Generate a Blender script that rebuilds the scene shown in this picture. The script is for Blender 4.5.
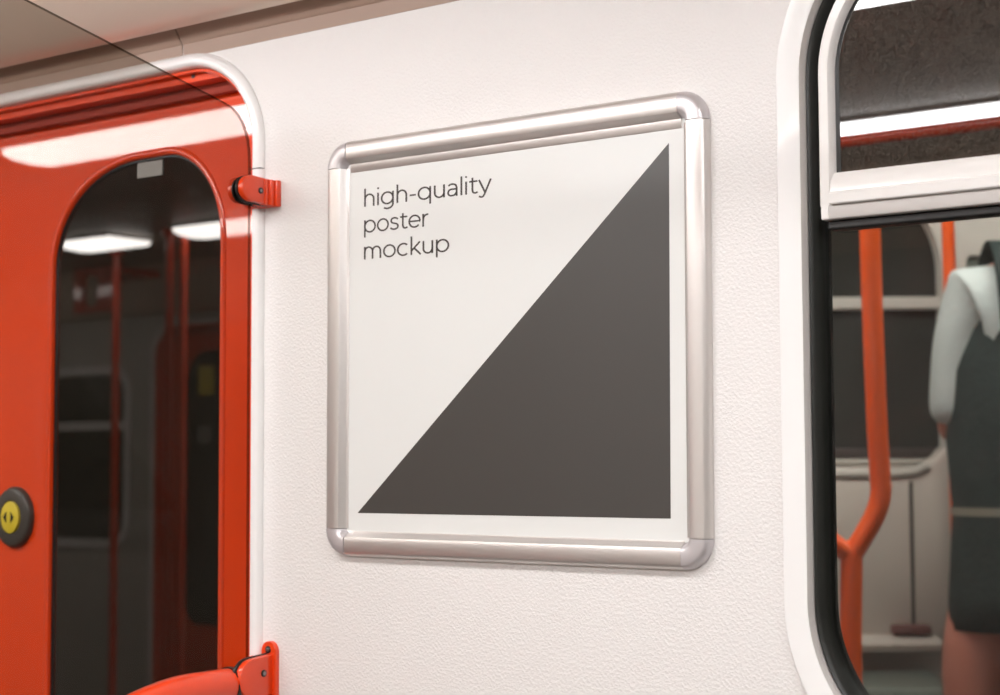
import bpy, bmesh, math, random
from mathutils import Vector, Matrix, geometry
PI = math.pi
S = bpy.context.scene
C = S.collection
for o in list(bpy.data.objects):
    bpy.data.objects.remove(o, do_unlink=True)

# ------------------------------------------------------------------ camera, world, exposure
cam_d = bpy.data.cameras.new('camera')
cam = bpy.data.objects.new('camera', cam_d)
C.objects.link(cam)
R_ = Vector((0.80375314, 0.59494635, -0.00444314))
U_ = Vector((0.04477271, -0.05303636, 0.99758837))
F_ = Vector((-0.5932759, 0.80201371, 0.0692655))
CAM = Vector((1.05313758, -1.42871454, 1.48770674))
cam.matrix_world = Matrix(((R_.x, U_.x, -F_.x, CAM.x), (R_.y, U_.y, -F_.y, CAM.y), (R_.z, U_.z, -F_.z, CAM.z), (0, 0, 0, 1)))
cam_d.sensor_width = 36.0
cam_d.sensor_fit = 'HORIZONTAL'
cam_d.lens = 1700 / 1000 * 36.0
cam_d.clip_start = 0.02
cam_d.dof.use_dof = True
cam_d.dof.focus_distance = 1.72
cam_d.dof.aperture_fstop = 6.0
S.camera = cam
S.view_settings.view_transform = 'Standard'
S.view_settings.look = 'None'
S.view_settings.gamma = 1.0
S.view_settings.exposure = 0.0
S.view_settings.use_curve_mapping = False
S.cycles.use_denoising = True
W = bpy.data.worlds.new('tunnel_dark')
W.use_nodes = True
W.node_tree.nodes['Background'].inputs[0].default_value = (0.004, 0.004, 0.004, 1)
S.world = W
LAMP_E = 21.0        # saloon lamp strips
FAR_E = 34.0          # lamp strip of the neighbouring carriage

# ------------------------------------------------------------------ helpers
def lin(c):
    return tuple(((v / 255) / 12.92 if v / 255 <= 0.04045 else ((v / 255 + 0.055) / 1.055) ** 2.4) for v in c)

def mat(name, rgb, rough=0.5, metal=0.0, coat=0.0, bump=None, vary=0.0, vscale=6.0, spec=0.5, coat_rough=0.05, coat_ior=1.5, aniso=None):
    m = bpy.data.materials.new(name)
    m.use_nodes = True
    nt = m.node_tree
    b = nt.nodes['Principled BSDF']
    col = lin(rgb) + (1,)
    b.inputs['Base Color'].default_value = col
    b.inputs['Roughness'].default_value = rough
    b.inputs['Metallic'].default_value = metal
    b.inputs['Coat Weight'].default_value = coat
    b.inputs['Coat Roughness'].default_value = coat_rough
    b.inputs['Coat IOR'].default_value = coat_ior
    b.inputs['Specular IOR Level'].default_value = spec
    tc = nt.nodes.new('ShaderNodeTexCoord')
    if vary:
        n = nt.nodes.new('ShaderNodeTexNoise')
        n.inputs['Scale'].default_value = vscale
        n.inputs['Detail'].default_value = 4
        nt.links.new(tc.outputs['Object'], n.inputs['Vector'])
        rp = nt.nodes.new('ShaderNodeMapRange')
        rp.inputs['From Min'].default_value = 0.3
        rp.inputs['From Max'].default_value = 0.7
        rp.inputs['To Min'].default_value = 1 - vary
        rp.inputs['To Max'].default_value = 1 + vary
        nt.links.new(n.outputs['Fac'], rp.inputs['Value'])
        mx = nt.nodes.new('ShaderNodeVectorMath')
        mx.operation = 'SCALE'
        mx.inputs[0].default_value = col[:3]
        nt.links.new(rp.outputs['Result'], mx.inputs['Scale'])
        nt.links.new(mx.outputs['Vector'], b.inputs['Base Color'])
    if bump:
        scale, strength, dist = bump
        n = nt.nodes.new('ShaderNodeTexNoise')
        n.inputs['Scale'].default_value = scale
        n.inputs['Detail'].default_value = 2
        if aniso:
            mp = nt.nodes.new('ShaderNodeMapping')
            mp.inputs['Scale'].default_value = aniso
            nt.links.new(tc.outputs['Object'], mp.inputs['Vector'])
            nt.links.new(mp.outputs['Vector'], n.inputs['Vector'])
        else:
            nt.links.new(tc.outputs['Object'], n.inputs['Vector'])
        bp = nt.nodes.new('ShaderNodeBump')
        bp.inputs['Strength'].default_value = strength
        bp.inputs['Distance'].default_value = dist
        nt.links.new(n.outputs['Fac'], bp.inputs['Height'])
        nt.links.new(bp.outputs['Normal'], b.inputs['Normal'])
    return m

def glass_mat(name, tint, ior=1.45, rough=0.0, dirt=None, dirt_rgb=(120, 112, 100)):
    """Pane: tinted see-through sheet with a Fresnel reflection; optional film of dirt."""
    m = bpy.data.materials.new(name)
    m.use_nodes = True
    nt = m.node_tree
    nt.nodes.clear()
    out = nt.nodes.new('ShaderNodeOutputMaterial')
    tr = nt.nodes.new('ShaderNodeBsdfTransparent')
    tr.inputs[0].default_value = tuple(tint) + (1,)
    gl = nt.nodes.new('ShaderNodeBsdfGlossy')
    gl.inputs['Roughness'].default_value = rough
    gl.inputs[0].default_value = (1, 1, 1, 1)
    fr = nt.nodes.new('ShaderNodeFresnel')
    fr.inputs[0].default_value = ior
    mx = nt.nodes.new('ShaderNodeMixShader')
    ge = nt.nodes.new('ShaderNodeNewGeometry')     # reflect off the outer face of the sheet only
    inv = nt.nodes.new('ShaderNodeMath'); inv.operation = 'SUBTRACT'; inv.inputs[0].default_value = 1.0
    nt.links.new(ge.outputs['Backfacing'], inv.inputs[1])
    mul = nt.nodes.new('ShaderNodeMath'); mul.operation = 'MULTIPLY'
    nt.links.new(fr.outputs[0], mul.inputs[0]); nt.links.new(inv.outputs[0], mul.inputs[1])
    nt.links.new(mul.outputs[0], mx.inputs[0])
    body = tr
    if dirt:
        d = nt.nodes.new('ShaderNodeBsdfDiffuse')
        d.inputs[0].default_value = lin(dirt_rgb) + (1,)
        tc = nt.nodes.new('ShaderNodeTexCoord')
        n = nt.nodes.new('ShaderNodeTexNoise')
        n.inputs['Scale'].default_value = dirt[0]
        n.inputs['Detail'].default_value = 5
        nt.links.new(tc.outputs['Object'], n.inputs['Vector'])
        rp = nt.nodes.new('ShaderNodeMapRange')
        rp.inputs['From Min'].default_value = 0.35
        rp.inputs['From Max'].default_value = 0.75
        rp.inputs['To Min'].default_value = dirt[1]
        rp.inputs['To Max'].default_value = dirt[2]
        nt.links.new(n.outputs['Fac'], rp.inputs['Value'])
        m2 = nt.nodes.new('ShaderNodeMixShader')
        nt.links.new(rp.outputs['Result'], m2.inputs[0])
        nt.links.new(tr.outputs[0], m2.inputs[1])
        nt.links.new(d.outputs[0], m2.inputs[2])
        body = m2
    nt.links.new(body.outputs[0], mx.inputs[1])
    nt.links.new(gl.outputs[0], mx.inputs[2])
    nt.links.new(mx.outputs[0], out.inputs['Surface'])
    return m

def emit_mat(name, rgb, e):
    m = bpy.data.materials.new(name)
    m.use_nodes = True
    b = m.node_tree.nodes['Principled BSDF']
    b.inputs['Base Color'].default_value = (0.8, 0.8, 0.8, 1)
    b.inputs['Emission Color'].default_value = tuple(rgb) + (1,)
    b.inputs['Emission Strength'].default_value = e
    return m

def obj(name, bm, m, parent=None, smooth=False, angle=40):
    bmesh.ops.recalc_face_normals(bm, faces=bm.faces[:])
    me = bpy.data.meshes.new(name)
    bm.to_mesh(me)
    bm.free()
    me.materials.append(m)
    if smooth:
        for p in me.polygons:
            p.use_smooth = True
        try:
            me.set_sharp_from_angle(angle=math.radians(angle))
        except Exception:
            pass
    o = bpy.data.objects.new(name, me)
    C.objects.link(o)
    if parent:
        o.parent = parent
        o.matrix_parent_inverse = Matrix.Identity(4)
    return o

def tag(o, label=None, cat=None, group=None, kind=None):
    if label: o['label'] = label
    if cat: o['category'] = cat
    if group: o['group'] = group
    if kind: o['kind'] = kind
    return o

def empty(name, loc=(0, 0, 0), label=None, cat=None, group=None, kind=None):
    o = bpy.data.objects.new(name, None)
    o.empty_display_size = 0.05
    C.objects.link(o)
    o.location = loc
    return tag(o, label, cat, group, kind)

def copy_tree(o, parent=None):
    c = o.copy()
    C.objects.link(c)
    if parent: c.parent = parent
    for ch in list(o.children):
        copy_tree(ch, c)
    return c

def box(bm, x0, x1, y0, y1, z0, z1, bev=0.0, seg=2):
    r = bmesh.ops.create_cube(bm, size=1)
    vs = r['verts']
    for v in vs:
        v.co = Vector((x0 + (v.co.x + .5) * (x1 - x0), y0 + (v.co.y + .5) * (y1 - y0), z0 + (v.co.z + .5) * (z1 - z0)))
    if bev:
        es = list({e for v in vs for e in v.link_edges})
        bmesh.ops.bevel(bm, geom=es, offset=bev, segments=seg, affect='EDGES', profile=0.5)
    return bm

def loft(bm, loops, closed_loop=True, cap0=False, cap1=False, closed_path=False):
    vl = [[bm.verts.new(p) for p in L] for L in loops]
    n = len(vl[0])
    prs = list(zip(vl, vl[1:]))
    if closed_path: prs.append((vl[-1], vl[0]))
    for a, b in prs:
        for i in range(n if closed_loop else n - 1):
            j = (i + 1) % n
            bm.faces.new((a[i], a[j], b[j], b[i]))
    if cap0: bm.faces.new(vl[0][::-1])
    if cap1: bm.faces.new(vl[-1])
    return bm

def tube(bm, path, r, n=16, caps=True):
    path = [Vector(p) for p in path]
    rs = r if isinstance(r, (list, tuple)) else [r] * len(path)
    t0 = (path[1] - path[0]).normalized()
    a = Vector((0, 0, 1)) if abs(t0.z) < 0.9 else Vector((1, 0, 0))
    u = t0.cross(a).normalized()
    loops = []
    for i, p in enumerate(path):
        if i == 0: t = path[1] - p
        elif i == len(path) - 1: t = p - path[-2]
        else: t = (path[i + 1] - p).normalized() + (p - path[i - 1]).normalized()
        t.normalize()
        u = (u - t * u.dot(t)).normalized()
        v = t.cross(u)
        loops.append([p + (u * math.cos(2 * PI * k / n) + v * math.sin(2 * PI * k / n)) * rs[i] for k in range(n)])
    return loft(bm, loops, True, caps, caps)

def smooth_path(pts, sub=8):
    pts = [Vector(p) for p in pts]
    P = [pts[0] * 2 - pts[1]] + pts + [pts[-1] * 2 - pts[-2]]
    out = []
    for i in range(1, len(P) - 2):
        for k in range(sub):
            t = k / sub
            a, b, c, d = P[i - 1], P[i], P[i + 1], P[i + 2]
            out.append(0.5 * ((2 * b) + (c - a) * t + (2 * a - 5 * b + 4 * c - d) * t * t + (3 * b - a - 3 * c + d) * t ** 3))
    out.append(pts[-1])
    return out

def rrect(x0, x1, z0, z1, r, n=14):
    """Rounded rectangle in (x, z); r = one radius or four (rx, rz): bottom-left, bottom-right, top-right, top-left."""
    if not isinstance(r, (list, tuple)): r = [(r, r)] * 4
    r = [(q, q) if not isinstance(q, (list, tuple)) else q for q in r]
    out = []
    for (cx, cz, sx, sz, a0), (rx, rz) in zip(((x0, z0, 1, 1, PI), (x1, z0, -1, 1, 1.5 * PI), (x1, z1, -1, -1, 0), (x0, z1, 1, -1, .5 * PI)), r):
        rx, rz = max(rx, 1e-4), max(rz, 1e-4)
        for k in range(n + 1):
            a = a0 + .5 * PI * k / n
            out.append((cx + sx * rx + rx * math.cos(a), cz + sz * rz + rz * math.sin(a)))
    return out

def rr_off(spec, o, n=14):
    x0, x1, z0, z1, r = spec
    if not isinstance(r, (list, tuple)): r = [(r, r)] * 4
    r = [(q, q) if not isinstance(q, (list, tuple)) else q for q in r]
    return rrect(x0 + o, x1 - o, z0 + o, z1 - o, [(max(a - o, 5e-4), max(b - o, 5e-4)) for a, b in r], n)

def ring(bm, spec, prof, closed=False, n=14):
    """Moulding swept round a rounded rectangle in the wall plane; prof = (inward offset, y)."""
    return loft(bm, [[Vector((x, y, z)) for x, z in rr_off(spec, o, n)] for o, y in prof], True, closed_path=closed)

def sheet(bm, outer, holes, y, depth=0.0):
    """Flat sheet with holes in the plane y, with edge strips 'depth' deep."""
    loops = [[Vector((x, z, 0)) for x, z in L] for L in [outer] + holes]
    tris = geometry.tessellate_polygon(loops)
    flat = [p for L in loops for p in L]
    vs = [bm.verts.new((p.x, y, p.y)) for p in flat]
    for t in tris:
        try: bm.faces.new([vs[i] for i in t])
        except ValueError: pass
    if depth:
        vb = [bm.verts.new((p.x, y + depth, p.y)) for p in flat]
        for t in tris:
            try: bm.faces.new([vb[i] for i in reversed(t)])
            except ValueError: pass
        k = 0
        for L in loops:
            m = len(L)
            for i in range(m):
                a, b = k + i, k + (i + 1) % m
                bm.faces.new((vs[a], vs[b], vb[b], vb[a]))
            k += m
    return bm

def disc(bm, c, axis, r, h, n=24, dome=0.0):
    """Short round plug from c along axis."""
    c = Vector(c); ax = Vector(axis).normalized()
    a = Vector((0, 0, 1)) if abs(ax.z) < .9 else Vector((1, 0, 0))
    u = ax.cross(a).normalized(); v = ax.cross(u)
    L = lambda d, q: [c + ax * d + (u * math.cos(2 * PI * k / n) + v * math.sin(2 * PI * k / n)) * q for k in range(n)]
    loops = [L(0, r), L(h * .7, r), L(h, r * .86)]
    if dome: loops += [L(h + dome * .7, r * .6), L(h + dome, r * .2)]
    return loft(bm, loops, True, True, True)

# ------------------------------------------------------------------ materials
M_wall = mat('textured_white_panel', (231, 228, 226), 0.36, bump=(330, 0.6, 0.0018), vary=0.02, vscale=2.5)
M_white = mat('white_paint', (240, 239, 238), 0.28, coat=0.25)
M_bar = mat('white_lacquered_aluminium', (236, 233, 230), 0.3, coat=0.2)
M_greybevel = mat('grey_paint_and_shade', (196, 191, 187), 0.4)
M_red = mat('red_door_paint', (238, 72, 14), 0.38, coat=1.0, coat_rough=0.02, vary=0.04, vscale=5, spec=0.15, coat_ior=1.6)
M_redrail = mat('red_powder_coat', (230, 66, 18), 0.28, coat=0.5, coat_rough=0.06)
M_rubber = mat('black_rubber', (30, 31, 27), 0.42, bump=(40, 0.12, 0.002), vary=0.12, vscale=30)
M_maroon = mat('header_shade_maroon', (158, 54, 34), 0.7)  # shading of the door header's lower lip, put into the colour
M_black = mat('black_plastic', (17, 17, 17), 0.4)
M_alu = mat('brushed_aluminium', (214, 209, 206), 0.34, metal=0.75, bump=(60, 0.03, 0.0006), aniso=(1, 30, 30))
M_cap = mat('grey_satin_plastic', (206, 201, 203), 0.33, metal=0.45)
M_paper = mat('poster_paper', (226, 227, 225), 0.35, coat=0.25, coat_rough=0.12)
M_ink = mat('charcoal_ink', (64, 61, 58), 0.42, coat=0.1, coat_rough=0.12)
M_text = mat('text_ink', (62, 55, 50), 0.4)
M_screen = glass_mat('smoked_glass', (0.755, 0.74, 0.715), 1.12)
M_edge = glass_mat('glass_edge', (0.30, 0.28, 0.25), 1.2)
M_doorglass = glass_mat('dark_door_glass', (0.035, 0.035, 0.033), 1.78, dirt=(160, 0.06, 0.20), dirt_rgb=(88, 84, 72))
M_hopper = glass_mat('smoked_dirty_glass', (0.06, 0.058, 0.055), 2.1, dirt=(330, 0.02, 0.40), dirt_rgb=(112, 104, 94))
M_pane = glass_mat('clear_window_glass', (0.80, 0.80, 0.79), 1.38)
M_cove = mat('warm_metallic_cove', (232, 214, 198), 0.30, metal=0.25)
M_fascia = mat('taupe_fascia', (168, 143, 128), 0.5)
M_ceil = mat('ceiling_laminate', (168, 152, 138), 0.45)
M_floor = mat('grey_floor_vinyl', (92, 86, 80), 0.5, vary=0.15, vscale=20)
M_opp = mat('grey_laminate_panel', (196, 192, 184), 0.4, vary=0.03)
M_lamp = emit_mat('lamp_diffuser', (1.0, 0.985, 0.985), LAMP_E)
M_steel = mat('steel_screw', (150, 150, 152), 0.3, metal=1.0)
M_yellow = mat('yellow_plastic', (226, 206, 60), 0.4)
M_button = mat('dark_grey_plastic', (70, 68, 64), 0.38)
M_grey_sticker = mat('pale_grey_label', (150, 150, 146), 0.5)

# ------------------------------------------------------------------ room shell
X0, X1, YB, ZC = -4.6, 3.2, -2.5, 2.17
DOOR = (-1.55, -0.347, 0.03, 1.9925, [(.02, .02), (.02, .02), (.128, .125), (.128, .125)])      # outer edge of the white door surround
WIN = (0.3240, 1.72, 1.19, 2.02, 0.172)                                                   # outer edge of the white window surround

def struct(name, bm, m, parent=None, smooth=False):
    o = obj(name, bm, m, parent, smooth)
    if parent is None: o['kind'] = 'structure'
    return o

bm = bmesh.new()
sheet(bm, [(X0, 0), (X1, 0), (X1, ZC), (X0, ZC)], [rr_off(DOOR, .012), rr_off(WIN, .012)], 0.0, 0.03)
wall = struct('wall_back', bm, M_wall)
tag(wall, 'white textured side panel carrying the framed poster', 'wall')
OPPDOOR_X = (-3.45, -2.25)
OD = (OPPDOOR_X[0], OPPDOOR_X[1], 0.03, 1.9925, [(.02, .02), (.02, .02), (.128, .125), (.128, .125)])
OW = (-4.05, -3.55, 1.2, 1.85, 0.1)
bm = bmesh.new()
sheet(bm, [(X0, 0), (X1, 0), (X1, ZC), (X0, ZC)], [rr_off(OD, .012), rr_off(OW, .012)], YB, -0.03)
tag(struct('wall_front', bm, M_opp), 'pale opposite side wall seen mirrored in the door glass', 'wall')
bm = bmesh.new(); box(bm, X0 - .04, X0, YB, 0, 0, ZC); tag(struct('wall_left', bm, M_opp), 'pale end wall of the carriage beyond the doors', 'wall')
bm = bmesh.new(); box(bm, X1, X1 + .04, YB, 0, 0, ZC); tag(struct('wall_right', bm, M_opp), 'pale end wall of the carriage behind the viewer', 'wall')
bm = bmesh.new(); box(bm, X0, X1, YB - .03, .03, -.05, 0); tag(struct('floor', bm, M_floor), 'grey vinyl carriage floor', 'floor')
bm = bmesh.new(); box(bm, X0, X1, YB + .28, -.28, ZC - .02, ZC + .04); tag(struct('ceiling', bm, M_ceil), 'brownish ceiling between the lamp strips', 'ceiling')

# cove along the top of the wall and the taupe fascia under it
def cove(name, sgn, y0, label):
    prof = [(0.0, 2.046), (-.033, 2.0168), (-.040, 2.0180), (-.050, 2.0240), (-.063, 2.034), (-.076, 2.048), (-.089, 2.063), (-.100, 2.080), (-.112, 2.104), (-.128, 2.135), (-.16, 2.150), (-.30, 2.158), (-.30, 2.2), (0.0, 2.2)]
    bm = bmesh.new()
    loft(bm, [[Vector((x, y0 + sgn * y, z)) for y, z in prof] for x in (X0, X1)], True, True, True)
    return tag(struct(name, bm, M_cove, None, True), label, 'cove')
cove('trim_1', 1, 0.0, 'shiny beige cove running above the doors and white panel')
cove('trim_2', -1, YB, 'shiny beige cove along the opposite side')
for i, (xa, xb, lb) in enumerate(((-1.9, -.4877, 'taupe fascia strip above the red door, left of the seam'), (-.4853, .26, 'taupe fascia strip above the white panel, right of the seam'))):
    bm = bmesh.new()
    loft(bm, [[Vector((x, y, z)) for y, z in ((.004, 1.9890), (-.0008, 1.9900), (-.0020, 2.0060), (-.0035, 2.0072), (-.0260, 2.0420), (.004, 2.0440))] for x in (xa, xb)], True, True, True)
    tag(struct('trim_%d' % (3 + i), bm, M_fascia), lb, 'fascia')

# ------------------------------------------------------------------ lamp strips
def lamp_strip(x0, x1, yc, w, label):
    t = empty('ceiling_lamp', (0.5 * (x0 + x1), yc, ZC - .02), label, 'lamp', 'lamp strips in the ceiling')
    L = .5 * (x1 - x0); h = .5 * w
    bm = bmesh.new(); box(bm, -L, L, -h - .012, h + .012, -.008, .0, .002)
    obj('housing', bm, M_greybevel, t)
    bm = bmesh.new()
    prof = [(-h, -.008), (-h * .96, -.020), (-h * .6, -.027), (0, -.030), (h * .6, -.027), (h * .96, -.020), (h, -.008)]
    loft(bm, [[Vector((x, y, z)) for y, z in prof] for x in (-L, L)], True, True, True)
    obj('diffuser', bm, M_lamp, t)
    return t
lamp_strip(-1.83, -.70, -.725, .155, 'wide lamp strip mirrored in the red door above its window')
lamp_strip(-.62, .14, -.725, .155, 'wide lamp strip above the poster, near the white panel')
lamp_strip(.50, 2.4, -.725, .155, 'wide lamp strip behind the viewer on the poster side')
lamp_strip(-4.55, -3.65, -1.725, .155, 'far lamp strip toward the end wall, opposite side')
lamp_strip(-2.90, -2.68, -1.725, .155, 'short lamp mirrored in the top of the door window')
lamp_strip(-2.42, -.62, -1.725, .155, 'lamp strip opposite the red door')
lamp_strip(-.55, 1.3, -1.725, .155, 'long lamp strip mirrored in the small upper pane of the window')

# ------------------------------------------------------------------ doors
def door(name, x0, x1, yw, sgn, label, win_r, opp=False):
    """Double door; yw = wall surface, sgn = +1 recess toward +y."""
    root = empty(name, (0, yw, 0), label, 'door', kind='structure')
    Y = lambda y: y * sgn
    spec = (x0, x1, 0.03, 1.9925, [(.02, .02), (.02, .02), (.128, .125), (.128, .125)])
    bm = bmesh.new()
    ring(bm, spec, [(-.001, Y(.001)), (.000, Y(-.003)), (.0022, Y(-.0060)), (.005, Y(-.0072)), (.0115, Y(-.0072)), (.0145, Y(-.0060)), (.0165, Y(-.0025)), (.0165, Y(.020)), (.012, Y(.020))], closed=True)
    obj('surround', bm, M_white, root, True, 50)
    # red portal lining with a header
    bm = bmesh.new()
    inner = rr_off(spec, .0172)
    hd = [p for p in inner if p[1] > 1.86]
    lo = 1.9625
    ring(bm, spec, [(.0172, Y(.004)), (.0172, Y(.085)), (.021, Y(.085)), (.021, Y(.004))], closed=True)
    obj('portal_lining', bm, M_red, root, True, 50)
    bm = bmesh.new()
    top = sorted([p for p in inner if p[1] > lo], key=lambda p: p[0])
    pts = [(x, z) for x, z in top]
    zl = lo
    poly = [(pts[0][0], zl)] + [(pts[-1][0], zl)] + pts[::-1]
    sheet(bm, poly, [], Y(.014), Y(.030))
    obj('header', bm, M_red, root)
    bm = bmesh.new(); disc(bm, (x1 - .137, Y(.014), 1.9700), (0, -sgn, 0), .0032, .001, 12)
    obj('screw', bm, M_black, root)
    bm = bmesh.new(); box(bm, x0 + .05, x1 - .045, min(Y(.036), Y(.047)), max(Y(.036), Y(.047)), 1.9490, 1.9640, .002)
    obj('header_shade_strip', bm, M_maroon, root)  # added strip, its maroon colour stands for shade under the header
    mid = .5 * (x0 + x1)
    for side in (1, -1):
        lx0, lx1 = (mid + .0025, x1 - .012) if side == 1 else (x0 + .012, mid - .0025)
        wx0, wx1 = (-.790, -.4715)
        if opp: wx0, wx1 = wx0 + (x1 + .347), wx1 + (x1 + .347)
        rr = [(.08, .08), (.06, .06), (.100, .115), (.165, .130)]
        if side == -1:
            wx0, wx1 = 2 * mid - wx1, 2 * mid - wx0
            rr = [rr[1], rr[0], rr[3], rr[2]]
        wspec = (wx0, wx1, .95, 1.8865, rr)
        bm = bmesh.new()
        sheet(bm, [(lx0, .035), (lx1, .035), (lx1, 1.955), (lx0, 1.955)], [rr_off(wspec, -.002)], Y(.05), Y(.034))
        leaf = obj('door_leaf', bm, M_red, root)
        bm = bmesh.new()
        ring(bm, wspec, [(-.0105, Y(.0503)), (-.0090, Y(.0485)), (-.0055, Y(.0472)), (-.002, Y(.0480)), (-.0005, Y(.0498)), (-.0005, Y(.066)), (-.0105, Y(.066))], closed=True)
        obj('window_rim', bm, M_red, leaf, True, 60)
        bm = bmesh.new()
        ring(bm, wspec, [(-.0003, Y(.0535)), (.0025, Y(.0535)), (.004, Y(.055)), (.004, Y(.060)), (-.0003, Y(.060))], closed=True)
        obj('window_seal', bm, M_black, leaf)
        bm = bmesh.new()
        sheet(bm, rr_off(wspec, .0015), [], Y(.0555), Y(.006))
        pane = obj('window_pane', bm, M_doorglass, leaf)
        if not opp and side == 1:
            bm = bmesh.new(); box(bm, -.6295, -.5825, .0535, .0553, 1.8625, 1.8825, .0004)
            st = obj('label_sticker', bm, M_grey_sticker, pane)
        if opp:
            xs = wx0 + .055 if side == -1 else wx1 - .13
            bm = bmesh.new(); box(bm, xs, xs + .075, min(Y(.0545), Y(.0552)), max(Y(.0545), Y(.0552)), 1.735, 1.835)
            obj('warning_sticker', bm, M_yellow, pane)
            bm = bmesh.new(); box(bm, xs, xs + .06, min(Y(.0545), Y(.0552)), max(Y(.0545), Y(.0552)), 1.57, 1.63)
            obj('notice_sticker', bm, M_grey_sticker, pane)
        if not opp:
            # push button near the meeting edge
            bx = -.8620 if side == 1 else 2 * mid + .8620
            bm = bmesh.new()
            L = lambda q, d: [Vector((bx + q * .0385 * math.cos(2 * PI * k / 40), Y(.05 - d), 1.4205 + q * .0415 * math.sin(2 * PI * k / 40))) for k in range(40)]
            loft(bm, [L(1, 0), L(1, .004), L(.95, .008), L(.86, .010), L(.56, .010), L(.52, .008)], True, True, True)
            pb = obj('push_button', bm, M_button, leaf, True, 35)
            bm = bmesh.new()
            L = lambda q, d: [Vector((bx + q * .0190 * math.cos(2 * PI * k / 32), Y(.05 - d), 1.4205 + q * .0215 * math.sin(2 * PI * k / 32))) for k in range(32)]
            loft(bm, [L(1, .0075), L(1, .0115), L(.85, .013)], True, True, True)
            obj('yellow_cap', bm, M_yellow, pb, True, 35)
            bm = bmesh.new()
            for s in (-1, 1):     # the two arrow heads of the door-open symbol
                a = [Vector((bx + s * .0115, Y(.05 - .0133), 1.4205)), Vector((bx + s * .0045, Y(.05 - .0133), 1.4205 + .008)), Vector((bx + s * .0045, Y(.05 - .0133), 1.4205 - .008))]
                b = [v + Vector((0, Y(-.0004), 0)) for v in a]
                loft(bm, [a, b], True, True, True)
            obj('arrow_symbol', bm, M_black, pb)
    bm = bmesh.new(); box(bm, x1 - .0168, x1 + .0005, min(Y(-.0078), Y(.002)), max(Y(-.0078), Y(.002)), 1.8372, 1.8380)
    obj('joint_line', bm, M_rubber, root)
    # rubber at the meeting edge
    bm = bmesh.new(); box(bm, mid - .002, mid + .002, min(Y(.052), Y(.08)), max(Y(.052), Y(.08)), .04, 1.95)
    obj('meeting_seal', bm, M_rubber, root)
    return root
d1 = door('door_1', DOOR[0], DOOR[1], 0.0, 1, 'red sliding double door with dark rounded windows, left of the poster', None)
d2 = door('door_2', OPPDOOR_X[0], OPPDOOR_X[1], YB, -1, 'red opposite double door mirrored in the dark door glass', None, True)
bm = bmesh.new()
sheet(bm, [(-3.46, 2.0), (-3.27, 2.0), (-3.27, 2.148), (-3.46, 2.148)], [rrect(-3.42, -3.34, 2.02, 2.13, .02)], .315, .02)
box(bm, -3.46, -3.27, .012, .315, 2.125, 2.148)
obj('overhead_panel', bm, M_red, d2)

# ------------------------------------------------------------------ window right of the poster
w1 = empty('window_1', (0, 0, 0), 'white framed window with a small upper pane, right of the poster', 'window', kind='structure')
bm = bmesh.new()
ring(bm, WIN, [(0, .002), (0, -.0045), (.0012, -.006), (.0228, -.006), (.0239, -.0055), (.0239, .001), (0.012, .03), (.0, .03)], closed=True, n=24)
obj('surround', bm, M_white, w1, True, 30)
bm = bmesh.new()
ring(bm, WIN, [(.0238, -.0054), (.0272, .0008), (.0272, .03), (.0238, .03)], closed=True, n=24)
obj('inner_bevel', bm, M_greybevel, w1, True, 30)  # shade on the frame's inward-turned side is put into this grey
bm = bmesh.new()
ring(bm, WIN, [(.0268, .012), (.0270, .0030), (.0288, .0004), (.0310, .0016), (.0325, .0050), (.0340, .0070), (.0358, .0110), (.0366, .0160), (.0366, .032), (.0268, .032)], closed=True, n=24)
obj('rubber_gasket', bm, M_rubber, w1, True, 50)
GO = .0350
g = rr_off(WIN, GO, 24)
def cut_low(pts, z): return [p for p in pts if p[1] < z]
low = rr_off(WIN, GO, 24)
zc = 1.7125
lowp = [p for p in low if p[1] < zc]
xl, xr = WIN[0] + GO, WIN[1] - GO
# lower fixed pane
lo = [p for p in lowp]
# order runs bottom-left corner -> bottom-right, ends up the right side
poly = lo + [(xr, zc), (xl, zc)]
bm = bmesh.new(); sheet(bm, poly, [], .0195, .005)
obj('lower_pane', bm, M_pane, w1)
# hopper: white frame round the upper pane, with a two-step bottom rail
HX0, HX1, HZ1 = .3660, 1.66, 1.9755
HS = (HX0, HX1, 1.60, HZ1, [(.01, .01), (.01, .01), (.128, .128), (.128, .128)])
def arch(o, y, z0):
    pts = [p for p in rr_off(HS, o, 24) if p[1] > 1.7]
    right = [p for p in pts if p[0] > 1.0]
    left = [p for p in pts if p[0] <= 1.0]
    return [Vector((HX1 - o, y, z0))] + [Vector((x, y, z)) for x, z in right + left] + [Vector((HX0 + o, y, z0))]
hop = empty('hopper_frame', (0, 0, 0)); hop.parent = w1
bm = bmesh.new()
zb = 1.7245
prof = [(0, .012), (0, -.002), (.0012, -.0035), (.0098, -.0035), (.0112, -.002), (.0125, .004), (.0135, .012)]
loft(bm, [arch(o, y, zb) for o, y in prof], False, closed_path=True)
obj('stile', bm, M_bar, hop, True, 35)
bm = bmesh.new()
loft(bm, [arch(o, y, zb + .028) for o, y in [(.0130, .0065), (.0165, .0080), (.0165, .012), (.0130, .012)]], False, closed_path=True)
obj('glazing_bead', bm, M_black, hop, True, 35)
rail_prof = [(.012, 1.7250), (-.0075, 1.7250), (-.0085, 1.7262), (-.0085, 1.7350), (-.0072, 1.7362), (-.0060, 1.7368), (-.0050, 1.7440), (.0000, 1.7520), (.0040, 1.7555), (.0060, 1.7560), (.012, 1.7560)]
bm = bmesh.new()
loft(bm, [[Vector((x, y, z)) for y, z in rail_prof] for x in (HX0 + .0118, HX1 - .0118)], True, True, True)
obj('upper_rail', bm, M_bar, hop, True, 25)
low_prof = [(.014, 1.7118), (-.0030, 1.7118), (-.0040, 1.7128), (-.0048, 1.7190), (-.0040, 1.7246), (.014, 1.7246)]
bm = bmesh.new()
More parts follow.
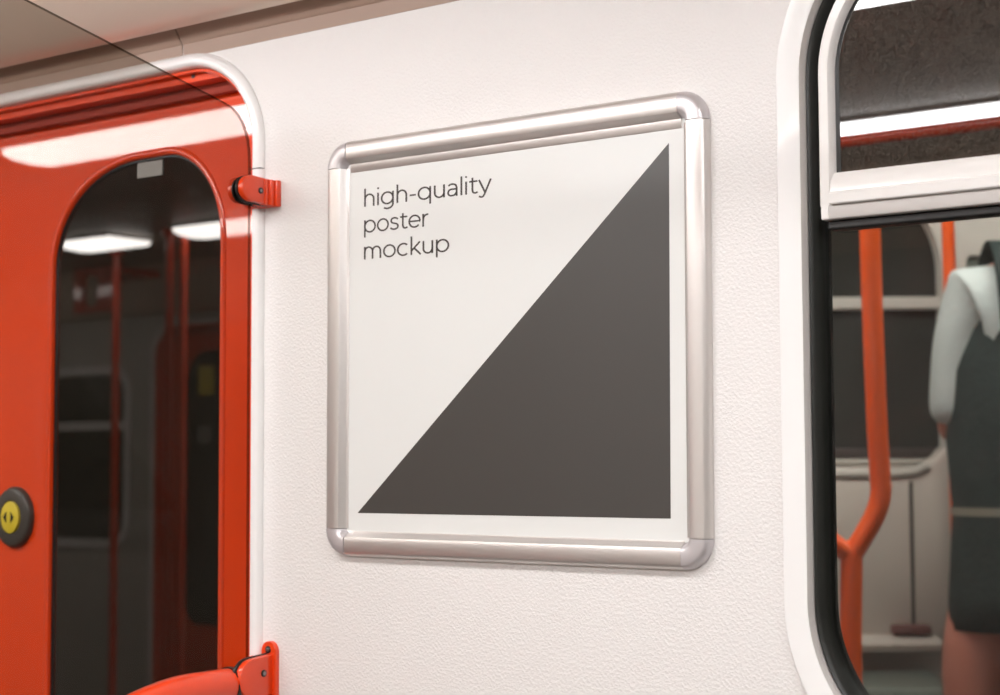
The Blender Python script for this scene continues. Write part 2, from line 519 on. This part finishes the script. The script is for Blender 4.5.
loft(bm, [[Vector((x, y, z)) for y, z in low_prof] for x in (HX0 + .0095, HX1 - .0095)], True, True, True)
obj('lower_rail', bm, M_greybevel, hop, True, 25)
bm = bmesh.new()
for a, b in ((HX0 + .002, HX0 + .0092), (HX1 - .0092, HX1 - .002)):
    loft(bm, [[Vector((x, y, z)) for y, z in low_prof] for x in (a, b)], True, True, True)
obj('rail_end', bm, M_bar, hop, True, 25)
bm = bmesh.new(); box(bm, HX0 + .004, HX1 - .004, .004, .022, 1.7030, 1.7117, .002)
obj('drip_seal', bm, M_black, w1)
bm = bmesh.new()
pts = [(v.x, v.z) for v in arch(.0145, 0, 1.752)]
sheet(bm, pts, [], .0085, .004)
hp = obj('upper_pane', bm, M_hopper, hop)
for v in hp.data.vertices:      # the little pane leans in slightly at the top
    v.co.y -= (v.co.z - 1.753) * math.tan(math.radians(.35))

# opposite window, dark, mirrored faintly in the door glass
w2 = empty('window_2', (0, YB, 0), 'dark opposite window mirrored in the left part of the door glass', 'window', kind='structure')
bm = bmesh.new(); ring(bm, OW, [(0, 0), (0, .008), (.03, .008), (.036, -.02), (0, -.02)], closed=True)
obj('surround', bm, M_white, w2, True, 30)
bm = bmesh.new(); sheet(bm, rr_off(OW, .03), [], -.015, -.005)
obj('window_pane', bm, M_doorglass, w2)
bm = bmesh.new(); box(bm, OW[0] + .03, OW[1] - .03, -.012, .006, 1.62, 1.65, .003)
obj('transom', bm, M_white, w2)

# ------------------------------------------------------------------ poster frame and poster
TH = 0.003527
PX0, PX1, PZ0, PZ1 = -.2418, .2500, -.2328, .2328
PC = 1.62
fr = empty('poster_holder', (0, 0, PC), 'brushed aluminium snap frame with rounded grey corners on the white panel', 'picture frame')
fr.rotation_euler = (0, TH, 0)
prof = [(0, 0), (.0002, -.0035), (.0012, -.0062), (.0035, -.0100), (.0060, -.0114), (.0185, -.0116), (.0215, -.0106), (.0240, -.0070), (.0258, -.0036), (.0266, -.0018), (.0266, 0)]
CR = .0305
GAP = .0006
def rail(a, b, axis, edge, sg, lip=.0288):
    rp = prof[:-2] + [(.0268, -.0026), (lip - .0006, -.0022), (lip, -.0018), (lip, 0)]
    bm = bmesh.new()
    loops = []
    for t in (a, b):
        if axis == 'x': loops.append([Vector((t, y, edge + sg * o)) for o, y in rp])
        else: loops.append([Vector((edge + sg * o, y, t)) for o, y in rp])
    loft(bm, loops, True, True, True)
    return obj('frame_rail', bm, M_alu, fr, True, 35)
rail(PX0 + CR + GAP, PX1 - CR - GAP, 'x', PZ1, -1, .0360)
rail(PX0 + CR + GAP, PX1 - CR - GAP, 'x', PZ0, 1, .0282)
rail(PZ0 + CR + GAP, PZ1 - CR - GAP, 'z', PX0, 1)
rail(PZ0 + CR + GAP, PZ1 - CR - GAP, 'z', PX1, -1)
cprof = [(o * .985 + .0001, y * 1.06) for o, y in prof]
for cx, cz, a0 in ((PX0 + CR, PZ0 + CR, PI), (PX1 - CR, PZ0 + CR, 1.5 * PI), (PX1 - CR, PZ1 - CR, 0), (PX0 + CR, PZ1 - CR, .5 * PI)):
    bm = bmesh.new()
    loft(bm, [[Vector((cx + (CR - o) * math.cos(a0 + .5 * PI * k / 14), y, cz + (CR - o) * math.sin(a0 + .5 * PI * k / 14))) for o, y in cprof] for k in range(15)], True, True, True)
    obj('corner_cap', bm, M_cap, fr, True, 40)
bm = bmesh.new(); box(bm, PX0 + .012, PX1 - .012, -.0008, -.0001, PZ0 + .012, PZ1 - .012)
obj('backing_board', bm, M_white, fr)

po = empty('poster', (0, 0, PC), 'white poster with a charcoal triangle and large thin lettering in the aluminium frame', 'poster')
po.rotation_euler = (0, TH, 0)
bm = bmesh.new(); box(bm, PX0 + .020, PX1 - .020, -.0014, -.0009, PZ0 + .020, PZ1 - .020)
obj('sheet', bm, M_paper, po)
bm = bmesh.new()
tri = [(.2042, .1837), (.2026, -.1836), (-.1993, -.1847)]
loft(bm, [[Vector((x, -.00141, z)) for x, z in tri], [Vector((x, -.0017, z)) for x, z in tri]], True, True, True)
tag(obj('printed_triangle', bm, M_ink, po), 'charcoal triangle')

# lettering: thin monoline strokes
def arc(cx, cy, rx, ry, a0, a1, n=22):
    return [(cx + rx * math.cos(math.radians(a0 + (a1 - a0) * k / n)), cy + ry * math.sin(math.radians(a0 + (a1 - a0) * k / n))) for k in range(n + 1)]
def cr(pts, sub=8):
    return [(p.x, p.y) for p in smooth_path([Vector((x, y, 0)) for x, y in pts], sub)]
XH = .52
OB = lambda cx: arc(cx, .26, .232, .235, 0, 360, 40)
GL = {
 'h': ([[(.09, 0), (.09, .75)], [(.09, .27)] + arc(.27, .30, .18, .195, 180, 0) + [(.45, 0)]], .54),
 'i': ([[(.09, 0), (.09, .52)], [(.09, .665), (.09, .735)]], .18),
 'g': ([OB(.29), [(.52, .52), (.52, .02)] + arc(.30, .01, .22, .185, 0, -130)], .61),
 '-': ([[(.05, .245), (.29, .245)]], .34),
 'q': ([OB(.29), [(.52, .52), (.52, -.19)]], .61),
 'u': ([[(.09, .52), (.09, .22)] + arc(.27, .215, .18, .19, 180, 360) + [(.45, .52)], [(.45, .30), (.45, 0)]], .54),
 'a': ([[(.08, .43)] + cr([(.08, .43), (.15, .475), (.235, .49), (.35, .45), (.40, .34)]) + [(.40, 0)], [(.40, .285), (.23, .285)] + arc(.20, .157, .13, .128, 90, 270) + cr([(.20, .029), (.31, .05), (.40, .15)])], .49),
 'l': ([[(.09, 0), (.09, .75)]], .18),
 't': ([[(.15, .64), (.15, .15)] + cr([(.15, .15), (.18, .06), (.26, .028), (.35, .06)]), [(.03, .49), (.34, .49)]], .37),
 'y': ([[(.03, .52), (.255, .01)], [(.475, .52), (.235, -.06)] + cr([(.235, -.06), (.18, -.145), (.11, -.163), (.03, -.125)])], .50),
 'p': ([[(.09, .52), (.09, -.19)], OB(.32)], .61),
 'o': ([OB(.29)], .58),
 's': ([cr([(.37, .43), (.30, .475), (.215, .49), (.12, .463), (.075, .385), (.12, .305), (.22, .268), (.33, .23), (.38, .145), (.33, .058), (.22, .028), (.12, .045), (.045, .095)], 6)], .44),
 'e': ([[(.06, .265), (.522, .265)] + arc(.29, .26, .232, .235, 1, 320, 40)], .57),
 'r': ([[(.09, 0), (.09, .52)], cr([(.09, .27), (.12, .39), (.19, .465), (.31, .49)])], .33),
 'm': ([[(.09, 0), (.09, .52)], [(.09, .28)] + arc(.255, .31, .165, .185, 180, 0) + [(.42, 0)], [(.42, .28)] + arc(.585, .31, .165, .185, 180, 0) + [(.75, 0)]], .84),
 'c': ([arc(.29, .26, .232, .235, 48, 312, 34)], .53),
 'k': ([[(.09, 0), (.09, .75)], [(.09, .16), (.44, .52)], [(.20, .275), (.47, 0)]], .49),
}
def stroke(bm, pts, hw, fx, fz, y0, y1):
    P = [Vector((x, z, 0)) for x, z in pts]
    P = [p for i, p in enumerate(P) if i == 0 or (p - P[i - 1]).length > 1e-5]
    closed = (P[0] - P[-1]).length < 1e-4
    if closed: P = P[:-1]
    n = len(P); A = []; B = []
    for i, p in enumerate(P):
        a = P[i - 1] if (i or closed) else p
        b = P[(i + 1) % n] if (i < n - 1 or closed) else p
        d1 = (p - a).normalized() if (p - a).length else (b - p).normalized()
        d2 = (b - p).normalized() if (b - p).length else d1
        t = (d1 + d2).normalized(); nn = Vector((-t.y, t.x, 0))
        k = hw / max(.5, nn.dot(Vector((-d1.y, d1.x, 0))))
        A.append(p + nn * k); B.append(p - nn * k)
    f = lambda p, y: Vector((fx(p.x), y, fz(p.y)))
    secs = [[f(a, y0), f(b, y0), f(b, y1), f(a, y1)] for a, b in zip(A, B)]
    loft(bm, secs, True, not closed, not closed, closed)
def line(bm, text, x0, z0, x1, z1, em):
    adv = 0; w = sum(GL[c][1] for c in text) - .09 * 2 + .03
    sx = (x1 - x0) / w
    for ch in text:
        for st in GL[ch][0]:
            stroke(bm, st, .033, lambda q: x0 + (adv + q - .06) * sx, lambda q: z0 + em * q + (z1 - z0) * 0, -.00141, -.0017)
        adv += GL[ch][1]
bm = bmesh.new()
EM = .0272
line(bm, 'high-quality', -.1912, .1565, -.0165, .1565, EM)
line(bm, 'poster', -.1912, .1270, -.1015, .1270, EM)
line(bm, 'mockup', -.1912, .0972, -.0725, .0972, EM)
obj('lettering', bm, M_text, po)

# ------------------------------------------------------------------ glass screen beside the door, its clamp and the grab rail
GX = -.345
gy = [(-.60, 1.26)]
top = [(-.62, 2.020), (-.348, 1.9625), (-.251, 1.9425), (-.166, 1.9245), (-.085, 1.9075)]
corner = [(-.067, 1.9035), (-.055, 1.9000), (-.046, 1.8935), (-.039, 1.8860), (-.0335, 1.8760), (-.030, 1.8660), (-.0280, 1.8540), (-.0270, 1.84)]
RAIL = [(-.052, 1.2430), (-.09, 1.2430), (-.125, 1.2425), (-.16, 1.2380), (-.20, 1.2285), (-.26, 1.205), (-.34, 1.155), (-.45, 1.06), (-.62, .88)]
outline = top + corner + [(-.0262, 1.262), (-.052, 1.2440)] + RAIL[1:]
bm = bmesh.new()
loft(bm, [[Vector((GX - .0025, y, z)) for y, z in outline], [Vector((GX + .0025, y, z)) for y, z in outline]], True, True, True)
gs = obj('glass_screen', bm, M_screen)
gs.data.materials.append(M_edge)
for p in gs.data.polygons:
    if abs(p.normal.x) < .5: p.material_index = 1
tag(gs, 'smoked glass screen with a sloping top edge standing between the door and the poster', 'glass screen')

def clamp_arm(bm, xa, xb, y_end, h, zc, y0=0.0, drop=0.0, n=12):
    r = h * .5
    pts = [(y0, zc + r), (y0, zc - r)] + [(y_end + r + r * math.cos(a), zc + drop + r * math.sin(a)) for a in [-.5 * PI - PI * k / n for k in range(n + 1)]]
    loft(bm, [[Vector((x, y, z)) for y, z in pts] for x in (xa, xb)], True, True, True)
    es = [e for e in bm.edges if abs(e.verts[0].co.x - e.verts[1].co.x) < 1e-6]
    bmesh.ops.bevel(bm, geom=es, offset=.0014, segments=2, affect='EDGES', profile=.5)

cl = empty('glass_clamp', (GX + .003, 0, 1.806), 'small red clamp holding the edge of the glass screen beside the poster', 'clamp')
bm = bmesh.new(); clamp_arm(bm, .0065, .0145, -.056, .0300, 0.0, -.002, .0015); obj('clamp_jaw', bm, M_redrail, cl, True, 40)
bm = bmesh.new(); clamp_arm(bm, -.0145, -.0065, -.052, .0300, 0.0, -.002, .0015); obj('clamp_jaw', bm, M_redrail, cl, True, 40)
for xa, xb, ye in ((.0038, .0067, -.0580), (-.0067, -.0038, -.0535)):
    bm = bmesh.new(); clamp_arm(bm, xa, xb, ye, .0312, -.0008, -.004, .0015); obj('rubber_pad', bm, M_black, cl, True, 40)
bm = bmesh.new()
box(bm, -.020, .0165, -.0205, -.0150, -.0155, .0145, .0016)
box(bm, -.021, .0195, -.0142, -.0085, -.0160, .0145, .0016)
box(bm, -.022, .0225, -.0078, 0, -.0165, .0145, .0016)
obj('ribbed_foot', bm, M_redrail, cl, True, 40)
bm = bmesh.new(); disc(bm, (.0145, -.0265, .0), (1, 0, 0), .0036, .0012, 20); s = obj('screw', bm, M_black, cl)
bm = bmesh.new(); disc(bm, (.0157, -.0265, .0), (1, 0, 0), .0020, .0004, 6); obj('screw_socket', bm, M_steel, s)

gr = empty('grab_rail', (GX, 0, 1.2515), 'red curved grab rail running along the bottom of the glass screen', 'handrail')
bm = bmesh.new()
path = smooth_path([Vector((0, y, z - 1.2515)) for y, z in [(-.046, 1.2430)] + RAIL], 6)
tube(bm, path, .0185, 24); obj('tube', bm, M_redrail, gr, True, 50)
bm = bmesh.new()
tube(bm, [(0, -.0520, -.0085), (0, -.0575, -.0085)], .0200, 24); obj('rubber_ring', bm, M_black, gr, True, 40)
bm = bmesh.new()
clamp_arm(bm, .0120, .0205, -.0580, .0450, 0.0, -.004, -.003); obj('clamp_block', bm, M_redrail, gr, True, 40)
bm = bmesh.new()
clamp_arm(bm, -.0205, -.0120, -.0300, .0400, -.002, -.004, -.002); obj('clamp_block', bm, M_redrail, gr, True, 40)
bm = bmesh.new()
clamp_arm(bm, -.0118, .0118, -.0330, .0400, 0.0, -.004, -.003); obj('clamp_core', bm, M_redrail, gr, True, 40)
bm = bmesh.new()
clamp_arm(bm, .0085, .0122, -.0610, .0468, 0.0, -.006, -.003); obj('rubber_pad', bm, M_black, gr, True, 40)
bm = bmesh.new(); disc(bm, (.0205, -.0205, .002), (1, 0, 0), .0040, .0014, 20); s = obj('screw', bm, M_black, gr)
bm = bmesh.new(); disc(bm, (.0219, -.0205, .002), (1, 0, 0), .0026, .0005, 6); obj('screw_socket', bm, M_steel, s)
bm = bmesh.new()
outl = [(x + .0135, z + .0) for x, z in rrect(-.0115, .0115, -.045, .0365, .0113, 8)]
loft(bm, [[Vector((x, -.0002, z)) for x, z in outl], [Vector((x, -.0050, z)) for x, z in outl], [Vector((.0135 + (x - .0135) * .9, -.0062, z * .985)) for x, z in outl]], True, True, True)
obj('wall_plate', bm, M_redrail, gr, True, 40)
for z in (.0270, -.0350):
    bm = bmesh.new(); disc(bm, (.0135, -.0060, z), (0, -1, 0), .0042, .0012, 20); s = obj('plate_screw', bm, M_black, gr)
    bm = bmesh.new(); disc(bm, (.0135, -.0072, z), (0, -1, 0), .0026, .0005, 6); obj('screw_socket', bm, M_steel, s)

# ------------------------------------------------------------------ poles and rail inside the saloon (seen mirrored)
def pole(x, y, z0, z1, r, label):
    t = empty('grab_pole', (x, y, z0), label, 'pole', 'red poles of the saloon')
    bm = bmesh.new(); tube(bm, [(0, 0, 0), (0, 0, z1 - z0)], r, 16); obj('tube', bm, M_redrail, t, True, 50)
    bm = bmesh.new(); disc(bm, (0, 0, 0), (0, 0, 1), r * 1.9, .02); obj('floor_socket', bm, M_redrail, t, True, 40)
    bm = bmesh.new(); disc(bm, (0, 0, z1 - z0), (0, 0, -1), r * 1.9, .02); obj('ceiling_socket', bm, M_redrail, t, True, 40)
pole(-2.94, -1.90, 0, ZC - .02, .012, 'thin red pole mirrored in the left of the door window')
pole(-2.487, -1.70, 0, ZC - .02, .012, 'left of two red poles mirrored before the opposite door')
pole(-2.431, -1.70, 0, ZC - .02, .012, 'right of two red poles mirrored before the opposite door')
hr = empty('ceiling_handrail', (0, -1.05, 1.989), 'red handrail under the ceiling, mirrored in the small upper window pane', 'handrail')
bm = bmesh.new(); tube(bm, [(-.35, 0, 0), (1.9, 0, 0)], .0100, 16); obj('tube', bm, M_redrail, hr, True, 50)
for x in (-.3, 1.85):
    bm = bmesh.new(); tube(bm, [(x, 0, 0), (x, 0, ZC - .021 - 1.989)], .010, 12); obj('hanger', bm, M_redrail, hr, True, 50)

# ------------------------------------------------------------------ neighbouring carriage beyond the window
YAW = math.atan2(R_.y, R_.x)
FZ = .45      # its floor stands a little higher than ours
tc = empty('train_carriage', (CAM.x, CAM.y, FZ), 'neighbouring lit train carriage seen through the window right of the poster', 'train carriage')
tc.rotation_euler = (0, 0, YAW)
B = 3.80                                # back wall
F_wall = mat('far_white_panel', (196, 193, 184), 0.5)
F_panel = mat('far_seat_shell', (202, 194, 184), 0.45, vary=.03)
F_win = mat('far_dark_glass', (46, 47, 43), 0.12)
F_dark = mat('far_dark_floor', (62, 60, 55), 0.6)
F_red = mat('far_red_pole', (244, 96, 28), 0.4)
F_grey = mat('far_grey_glass', (104, 112, 104), 0.3)
F_seat = mat('far_maroon_seat', (112, 72, 68), 0.8)
def zz(z): return z - FZ
WS = (.10, .990, zz(1.500), zz(2.075), [(.03, .03), (.035, .035), (.10, .16), (.10, .16)])
DS = (1.050, 1.55, zz(1.0), zz(1.955), .015)
bm = bmesh.new()
sheet(bm, [(-.7, 0), (2.3, 0), (2.3, 2.25), (-.7, 2.25)], [rrect(*WS), rrect(*DS)], B, .03)
obj('side_wall', bm, F_wall, tc)
bm = bmesh.new(); box(bm, -.7, 2.3, 2.72, B, -.05, 0); obj('floor_pan', bm, F_dark, tc)
bm = bmesh.new(); box(bm, -.7, 2.3, 2.72, B, 2.25, 2.3); obj('roof_lining', bm, F_wall, tc)
bm = bmesh.new(); box(bm, -.5, 2.1, 2.76, 2.92, 2.22, 2.249, .004); obj('lamp_strip', bm, emit_mat('far_lamp', (1.0, .98, .94), FAR_E), tc)
bm = bmesh.new(); ring(bm, WS, [(-.012, B - .001), (-.010, B - .010), (-.002, B - .010), (.006, B + .012), (-.012, B + .012)], closed=True); wf = obj('window_frame', bm, F_wall, tc, True, 40)
bm = bmesh.new(); sheet(bm, rr_off(WS, .002), [], B + .014, .005); obj('window_pane', bm, F_win, wf)
bm = bmesh.new(); box(bm, WS[0], WS[1], B - .008, B + .012, zz(1.833), zz(1.861), .004); obj('transom', bm, F_wall, wf)
bm = bmesh.new(); box(bm, WS[0], WS[1] + .004, B - .012, B + .012, zz(1.500), zz(1.522), .003); obj('lower_seal', bm, mat('far_brown_seal', (58, 48, 44), .5), wf)
bm = bmesh.new(); sheet(bm, rr_off(DS, -.002), [], B + .012, .005); obj('vestibule_pane', bm, F_grey, tc)
# seat shell under the window: rolled top edge, upturned wing at its right end
def shell(y, o):
    z = zz
    pts = [(-.3, z(1.482) - o), (.90, z(1.482) - o), (.935, z(1.486) - o), (.955, z(1.503) - o), (.972, z(1.522) - o), (.990, z(1.520) - o), (.998 - o, z(1.490)), (1.006 - o, z(1.42)), (1.010 - o, z(1.34)), (.998 - o, z(1.26)), (.980 - o, z(1.18)), (.968 - o, z(1.125)), (.950 - o, z(1.095) + o), (.92, z(1.083) + o), (-.3, z(1.083) + o)]
    return [Vector((a, y, b)) for a, b in pts]
bm = bmesh.new(); loft(bm, [shell(B - .001, 0), shell(B - .055, 0), shell(B - .066, .004), shell(B - .070, .012)], True, True, True)
sh = obj('seat_shell', bm, F_panel, tc, True, 40)
bm = bmesh.new(); tube(bm, [(-.3, B - .068, zz(1.466)), (.87, B - .068, zz(1.466)), (.91, B - .068, zz(1.470)), (.935, B - .068, zz(1.482))], .011, 10); obj('rolled_edge', bm, F_wall, sh, True, 50)
bm = bmesh.new(); box(bm, .894, .902, B - .0725, B - .069, zz(1.13), zz(1.45), .001); obj('seam', bm, F_dark, sh)
bm = bmesh.new(); loft(bm, [[Vector((x, y, z)) for y, z in ((B - .07, zz(1.118)), (B - .11, zz(1.112)), (B - .12, zz(1.100)), (B - .115, zz(1.086)), (B - .07, zz(1.082)))] for x in (-.3, .945)], True, True, True); obj('shell_ledge', bm, F_panel, sh, True, 40)
bm = bmesh.new(); box(bm, .845, .930, B - .105, B - .071, zz(1.119), zz(1.140), .006); obj('cushion_edge', bm, F_seat, sh)
bm = bmesh.new(); box(bm, -.3, .93, B - .42, B - .10, zz(.98), zz(1.045), .02); obj('seat_bench', bm, F_grey, tc)
bm = bmesh.new(); box(bm, -.3, .93, B - .36, B - .05, 0.0, zz(.981)); obj('seat_base', bm, F_dark, tc)
# poles
D = 3.0
bm = bmesh.new()
p = smooth_path([(.655, D, 2.24), (.659, D, zz(1.93)), (.664, D, zz(1.60)), (.6685, D, zz(1.47)), (.6690, D, zz(1.435)), (.660, D, zz(1.402)), (.638, D, zz(1.362)), (.616, D, zz(1.328))], 6)
tube(bm, p, .0185, 16)
fp = obj('forked_pole', bm, F_red, tc, True, 60)
bm = bmesh.new(); tube(bm, [(.616, D, zz(1.330)), (.612, D, zz(1.2)), (.605, D, .002)], .0195, 16); obj('pole_foot', bm, F_red, fp, True, 60)
bm = bmesh.new(); tube(bm, smooth_path([(.616, D, zz(1.328)), (.590, D, zz(1.345)), (.560, D, zz(1.372)), (.545, D, zz(1.43)), (.543, D, 2.24)], 6), .0175, 16); obj('fork_branch', bm, F_red, fp, True, 60)
bm = bmesh.new(); tube(bm, [(.925, 3.5, 2.24), (.935, 3.5, zz(1.6)), (.94, 3.5, .01)], .0135, 14); sp = obj('stanchion', bm, F_red, tc, True, 60)
bm = bmesh.new(); tube(bm, [(.932, 3.5, zz(1.872)), (1.02, 3.5, zz(1.866)), (1.04, 3.6, zz(1.866)), (1.045, B - .001, zz(1.866))], .0135, 14); obj('side_bar', bm, F_red, sp, True, 60)

# ------------------------------------------------------------------ passenger in the neighbouring carriage
Sk = mat('skin', (196, 128, 108), 0.55)
Sh = mat('white_cotton', (192, 202, 199), 0.8, bump=(60, .2, .01))
Pd = mat('dark_green_cloth', (26, 43, 40), 0.85, bump=(50, .25, .01), vary=.15, vscale=14)
Hr = mat('brown_hair', (52, 38, 30), 0.6)
def local(p): return p
pers = empty('person', (0, 0, 0), 'person in white top and dark green belted pinafore, seen from behind through the window', 'person')
px, py = 1.085, 3.36
pers.location = Vector((CAM.x, CAM.y, FZ)) + Vector((math.cos(YAW) * px - math.sin(YAW) * py, math.sin(YAW) * px + math.cos(YAW) * py, 0))
pers.rotation_euler = (0, 0, YAW)
def skin_mesh(name, chains, m, parent, root=0, sub=2):
    """chains: list of [(point, radius), ...]; a chain may start at an existing point."""
    vs, es, rs, idx = [], [], [], {}
    def vid(p, r):
        k = tuple(round(q, 5) for q in p)
        if k not in idx:
            idx[k] = len(vs); vs.append(p); rs.append(r)
        return idx[k]
    for ch in chains:
        ids = [vid(p, r) for p, r in ch]
        es += list(zip(ids, ids[1:]))
    me = bpy.data.meshes.new(name)
    me.from_pydata(vs, es, [])
    o = bpy.data.objects.new(name, me); C.objects.link(o); o.parent = parent
    md = o.modifiers.new('skin', 'SKIN'); md.use_smooth_shade = True
    for i, v in enumerate(me.skin_vertices[0].data):
        r = rs[i]; v.radius = r if isinstance(r, tuple) else (r, r)
        v.use_root = (i == root)
    sd = o.modifiers.new('sub', 'SUBSURF'); sd.levels = sd.render_levels = sub
    me.materials.append(m)
    return o
def fingers(w, d, up, side):
    """Five fingers from the wrist w along d."""
    w, d, up = Vector(w), Vector(d).normalized(), Vector(up).normalized()
    s = d.cross(up) * side
    palm = w + d * .05
    ch = [[(tuple(w), .026), (tuple(palm), (.036, .018))]]
    for k, L in enumerate((.062, .075, .080, .070)):
        b = palm + d * .035 + s * (-.030 + .020 * k)
        ch.append([(tuple(palm), (.036, .018)), (tuple(b), .0105), (tuple(b + d * L * .5 - up * .010), .0085), (tuple(b + d * L * .85 - up * .035), .007)])
    t = w + d * .025 + s * -.035
    ch.append([(tuple(w), .026), (tuple(t), .012), (tuple(t + d * .035 - s * .012 - up * .012), .009)])
    return ch
ch = [[((0, 0, .93), (.15, .10)), ((0, 0, 1.08), (.125, .09)), ((0, -.01, 1.25), (.15, .10)), ((0, -.01, 1.37), (.14, .085)), ((0, 0, 1.45), (.058, .055)), ((0, .015, 1.52), (.052, .055)), ((0, .03, 1.585), (.066, .08)), ((0, .03, 1.66), (.078, .095)), ((0, .02, 1.735), (.055, .065))],
      [((0, .03, 1.66), (.078, .095)), ((0, .125, 1.625), .014)]]
for s in (-1, 1):
    ch.append([((0, .03, 1.66), (.078, .095)), ((s * .083, .02, 1.645), .016)])
    ch.append([((0, -.01, 1.37), (.14, .085)), ((s * .150, -.01, 1.375), .050), ((s * .178, .0, 1.26), .040), ((s * .188, .015, 1.10), .033), ((s * .125, .14, 1.12), .028), ((s * .10, .25, 1.15), .022)])
    ch += [c for c in fingers((s * .10, .25, 1.15), (-.12 * s, 1, .05), (0, 0, 1), s)]
    ch.append([((0, 0, .93), (.15, .10)), ((s * .105, .0, .84), .088), ((s * .148, .0, .66), .082), ((s * .160, .005, .49), .060), ((s * .162, -.02, .34), .058), ((s * .160, -.005, .10), .036), ((s * .160, .01, .045), .040), ((s * .168, .16, .028), .030)])
skin_mesh('body', ch, Sk, pers)
ts = [[((0, 0, 1.02), (.138, .105)), ((0, -.01, 1.25), (.165, .115)), ((0, -.01, 1.365), (.160, .105)), ((0, 0, 1.440), (.088, .078))]]
for s in (-1, 1):
    ts.append([((0, -.01, 1.365), (.160, .105)), ((s * .150, -.01, 1.370), .070), ((s * .180, .0, 1.25), .054), ((s * .190, .012, 1.105), .050)])
skin_mesh('white_top', ts, Sh, pers)
bm = bmesh.new()
rings = [(1.35, .150, .100), (1.30, .176, .118), (1.22, .198, .132), (1.10, .200, .140), (.955, .190, .138), (.93, .191, .138), (.85, .196, .146), (.78, .201, .152), (.715, .204, .158)]
loops = []
for z, a, b in rings:
    loops.append([Vector((a * math.cos(2 * PI * k / 36) * (1 + .012 * math.sin(k * 2.1) * (1.2 - z)), -.005 + b * math.sin(2 * PI * k / 36), z)) for k in range(36)])
loft(bm, loops, True, False, False)
for s in (-1, 1):       # shoulder straps
    P = smooth_path([(s * .095, -.112, 1.29), (s * .100, -.110, 1.37), (s * .098, -.072, 1.447), (s * .094, .0, 1.468), (s * .09, .09, 1.40), (s * .088, .108, 1.31)], 5)
    loft(bm, [[q + Vector((-.024, 0, 0)), q + Vector((.024, 0, 0)), q + Vector((.024, -.004, .004)), q + Vector((-.024, -.004, .004))] for q in P], True, True, True)
pf = obj('pinafore', bm, Pd, pers, True, 60)
sol = pf.modifiers.new('thick', 'SOLIDIFY'); sol.thickness = .004; sol.offset = 1
bm = bmesh.new()
loft(bm, [[Vector((a * math.cos(2 * PI * k / 36), -.005 + b * math.sin(2 * PI * k / 36), z)) for k in range(36)] for z, a, b in ((.936, .190, .138), (.936, .196, .144), (.952, .196, .144), (.952, .190, .138))], True, closed_path=True)
obj('belt', bm, mat('pale_belt', (132, 130, 116), .6), pers, True, 50)
bm = bmesh.new()
bmesh.ops.create_uvsphere(bm, u_segments=24, v_segments=16, radius=1)
for v in bm.verts:
    c = v.co
    d = .0 if c.y < .25 else (c.y - .25) * .35
    v.co = Vector((c.x * .098, .012 + c.y * .112 - d * .1, 1.672 + c.z * (.105 if c.z > 0 else .15) + (.06 if c.y > .3 and c.z < .4 else 0)))
obj('hair', bm, Hr, pers, True, 60)
for s in (-1, 1):
    bm = bmesh.new()
    L = lambda z, k: [Vector((s * .162 + .046 * k * math.cos(2 * PI * i / 20), .06 + .135 * k * math.sin(2 * PI * i / 20), z)) for i in range(20)]
    loft(bm, [L(.001, .95), L(.03, 1.02), L(.06, .85), L(.085, .5)], True, True, True)
    obj('shoe', bm, M_black, pers, True, 60)
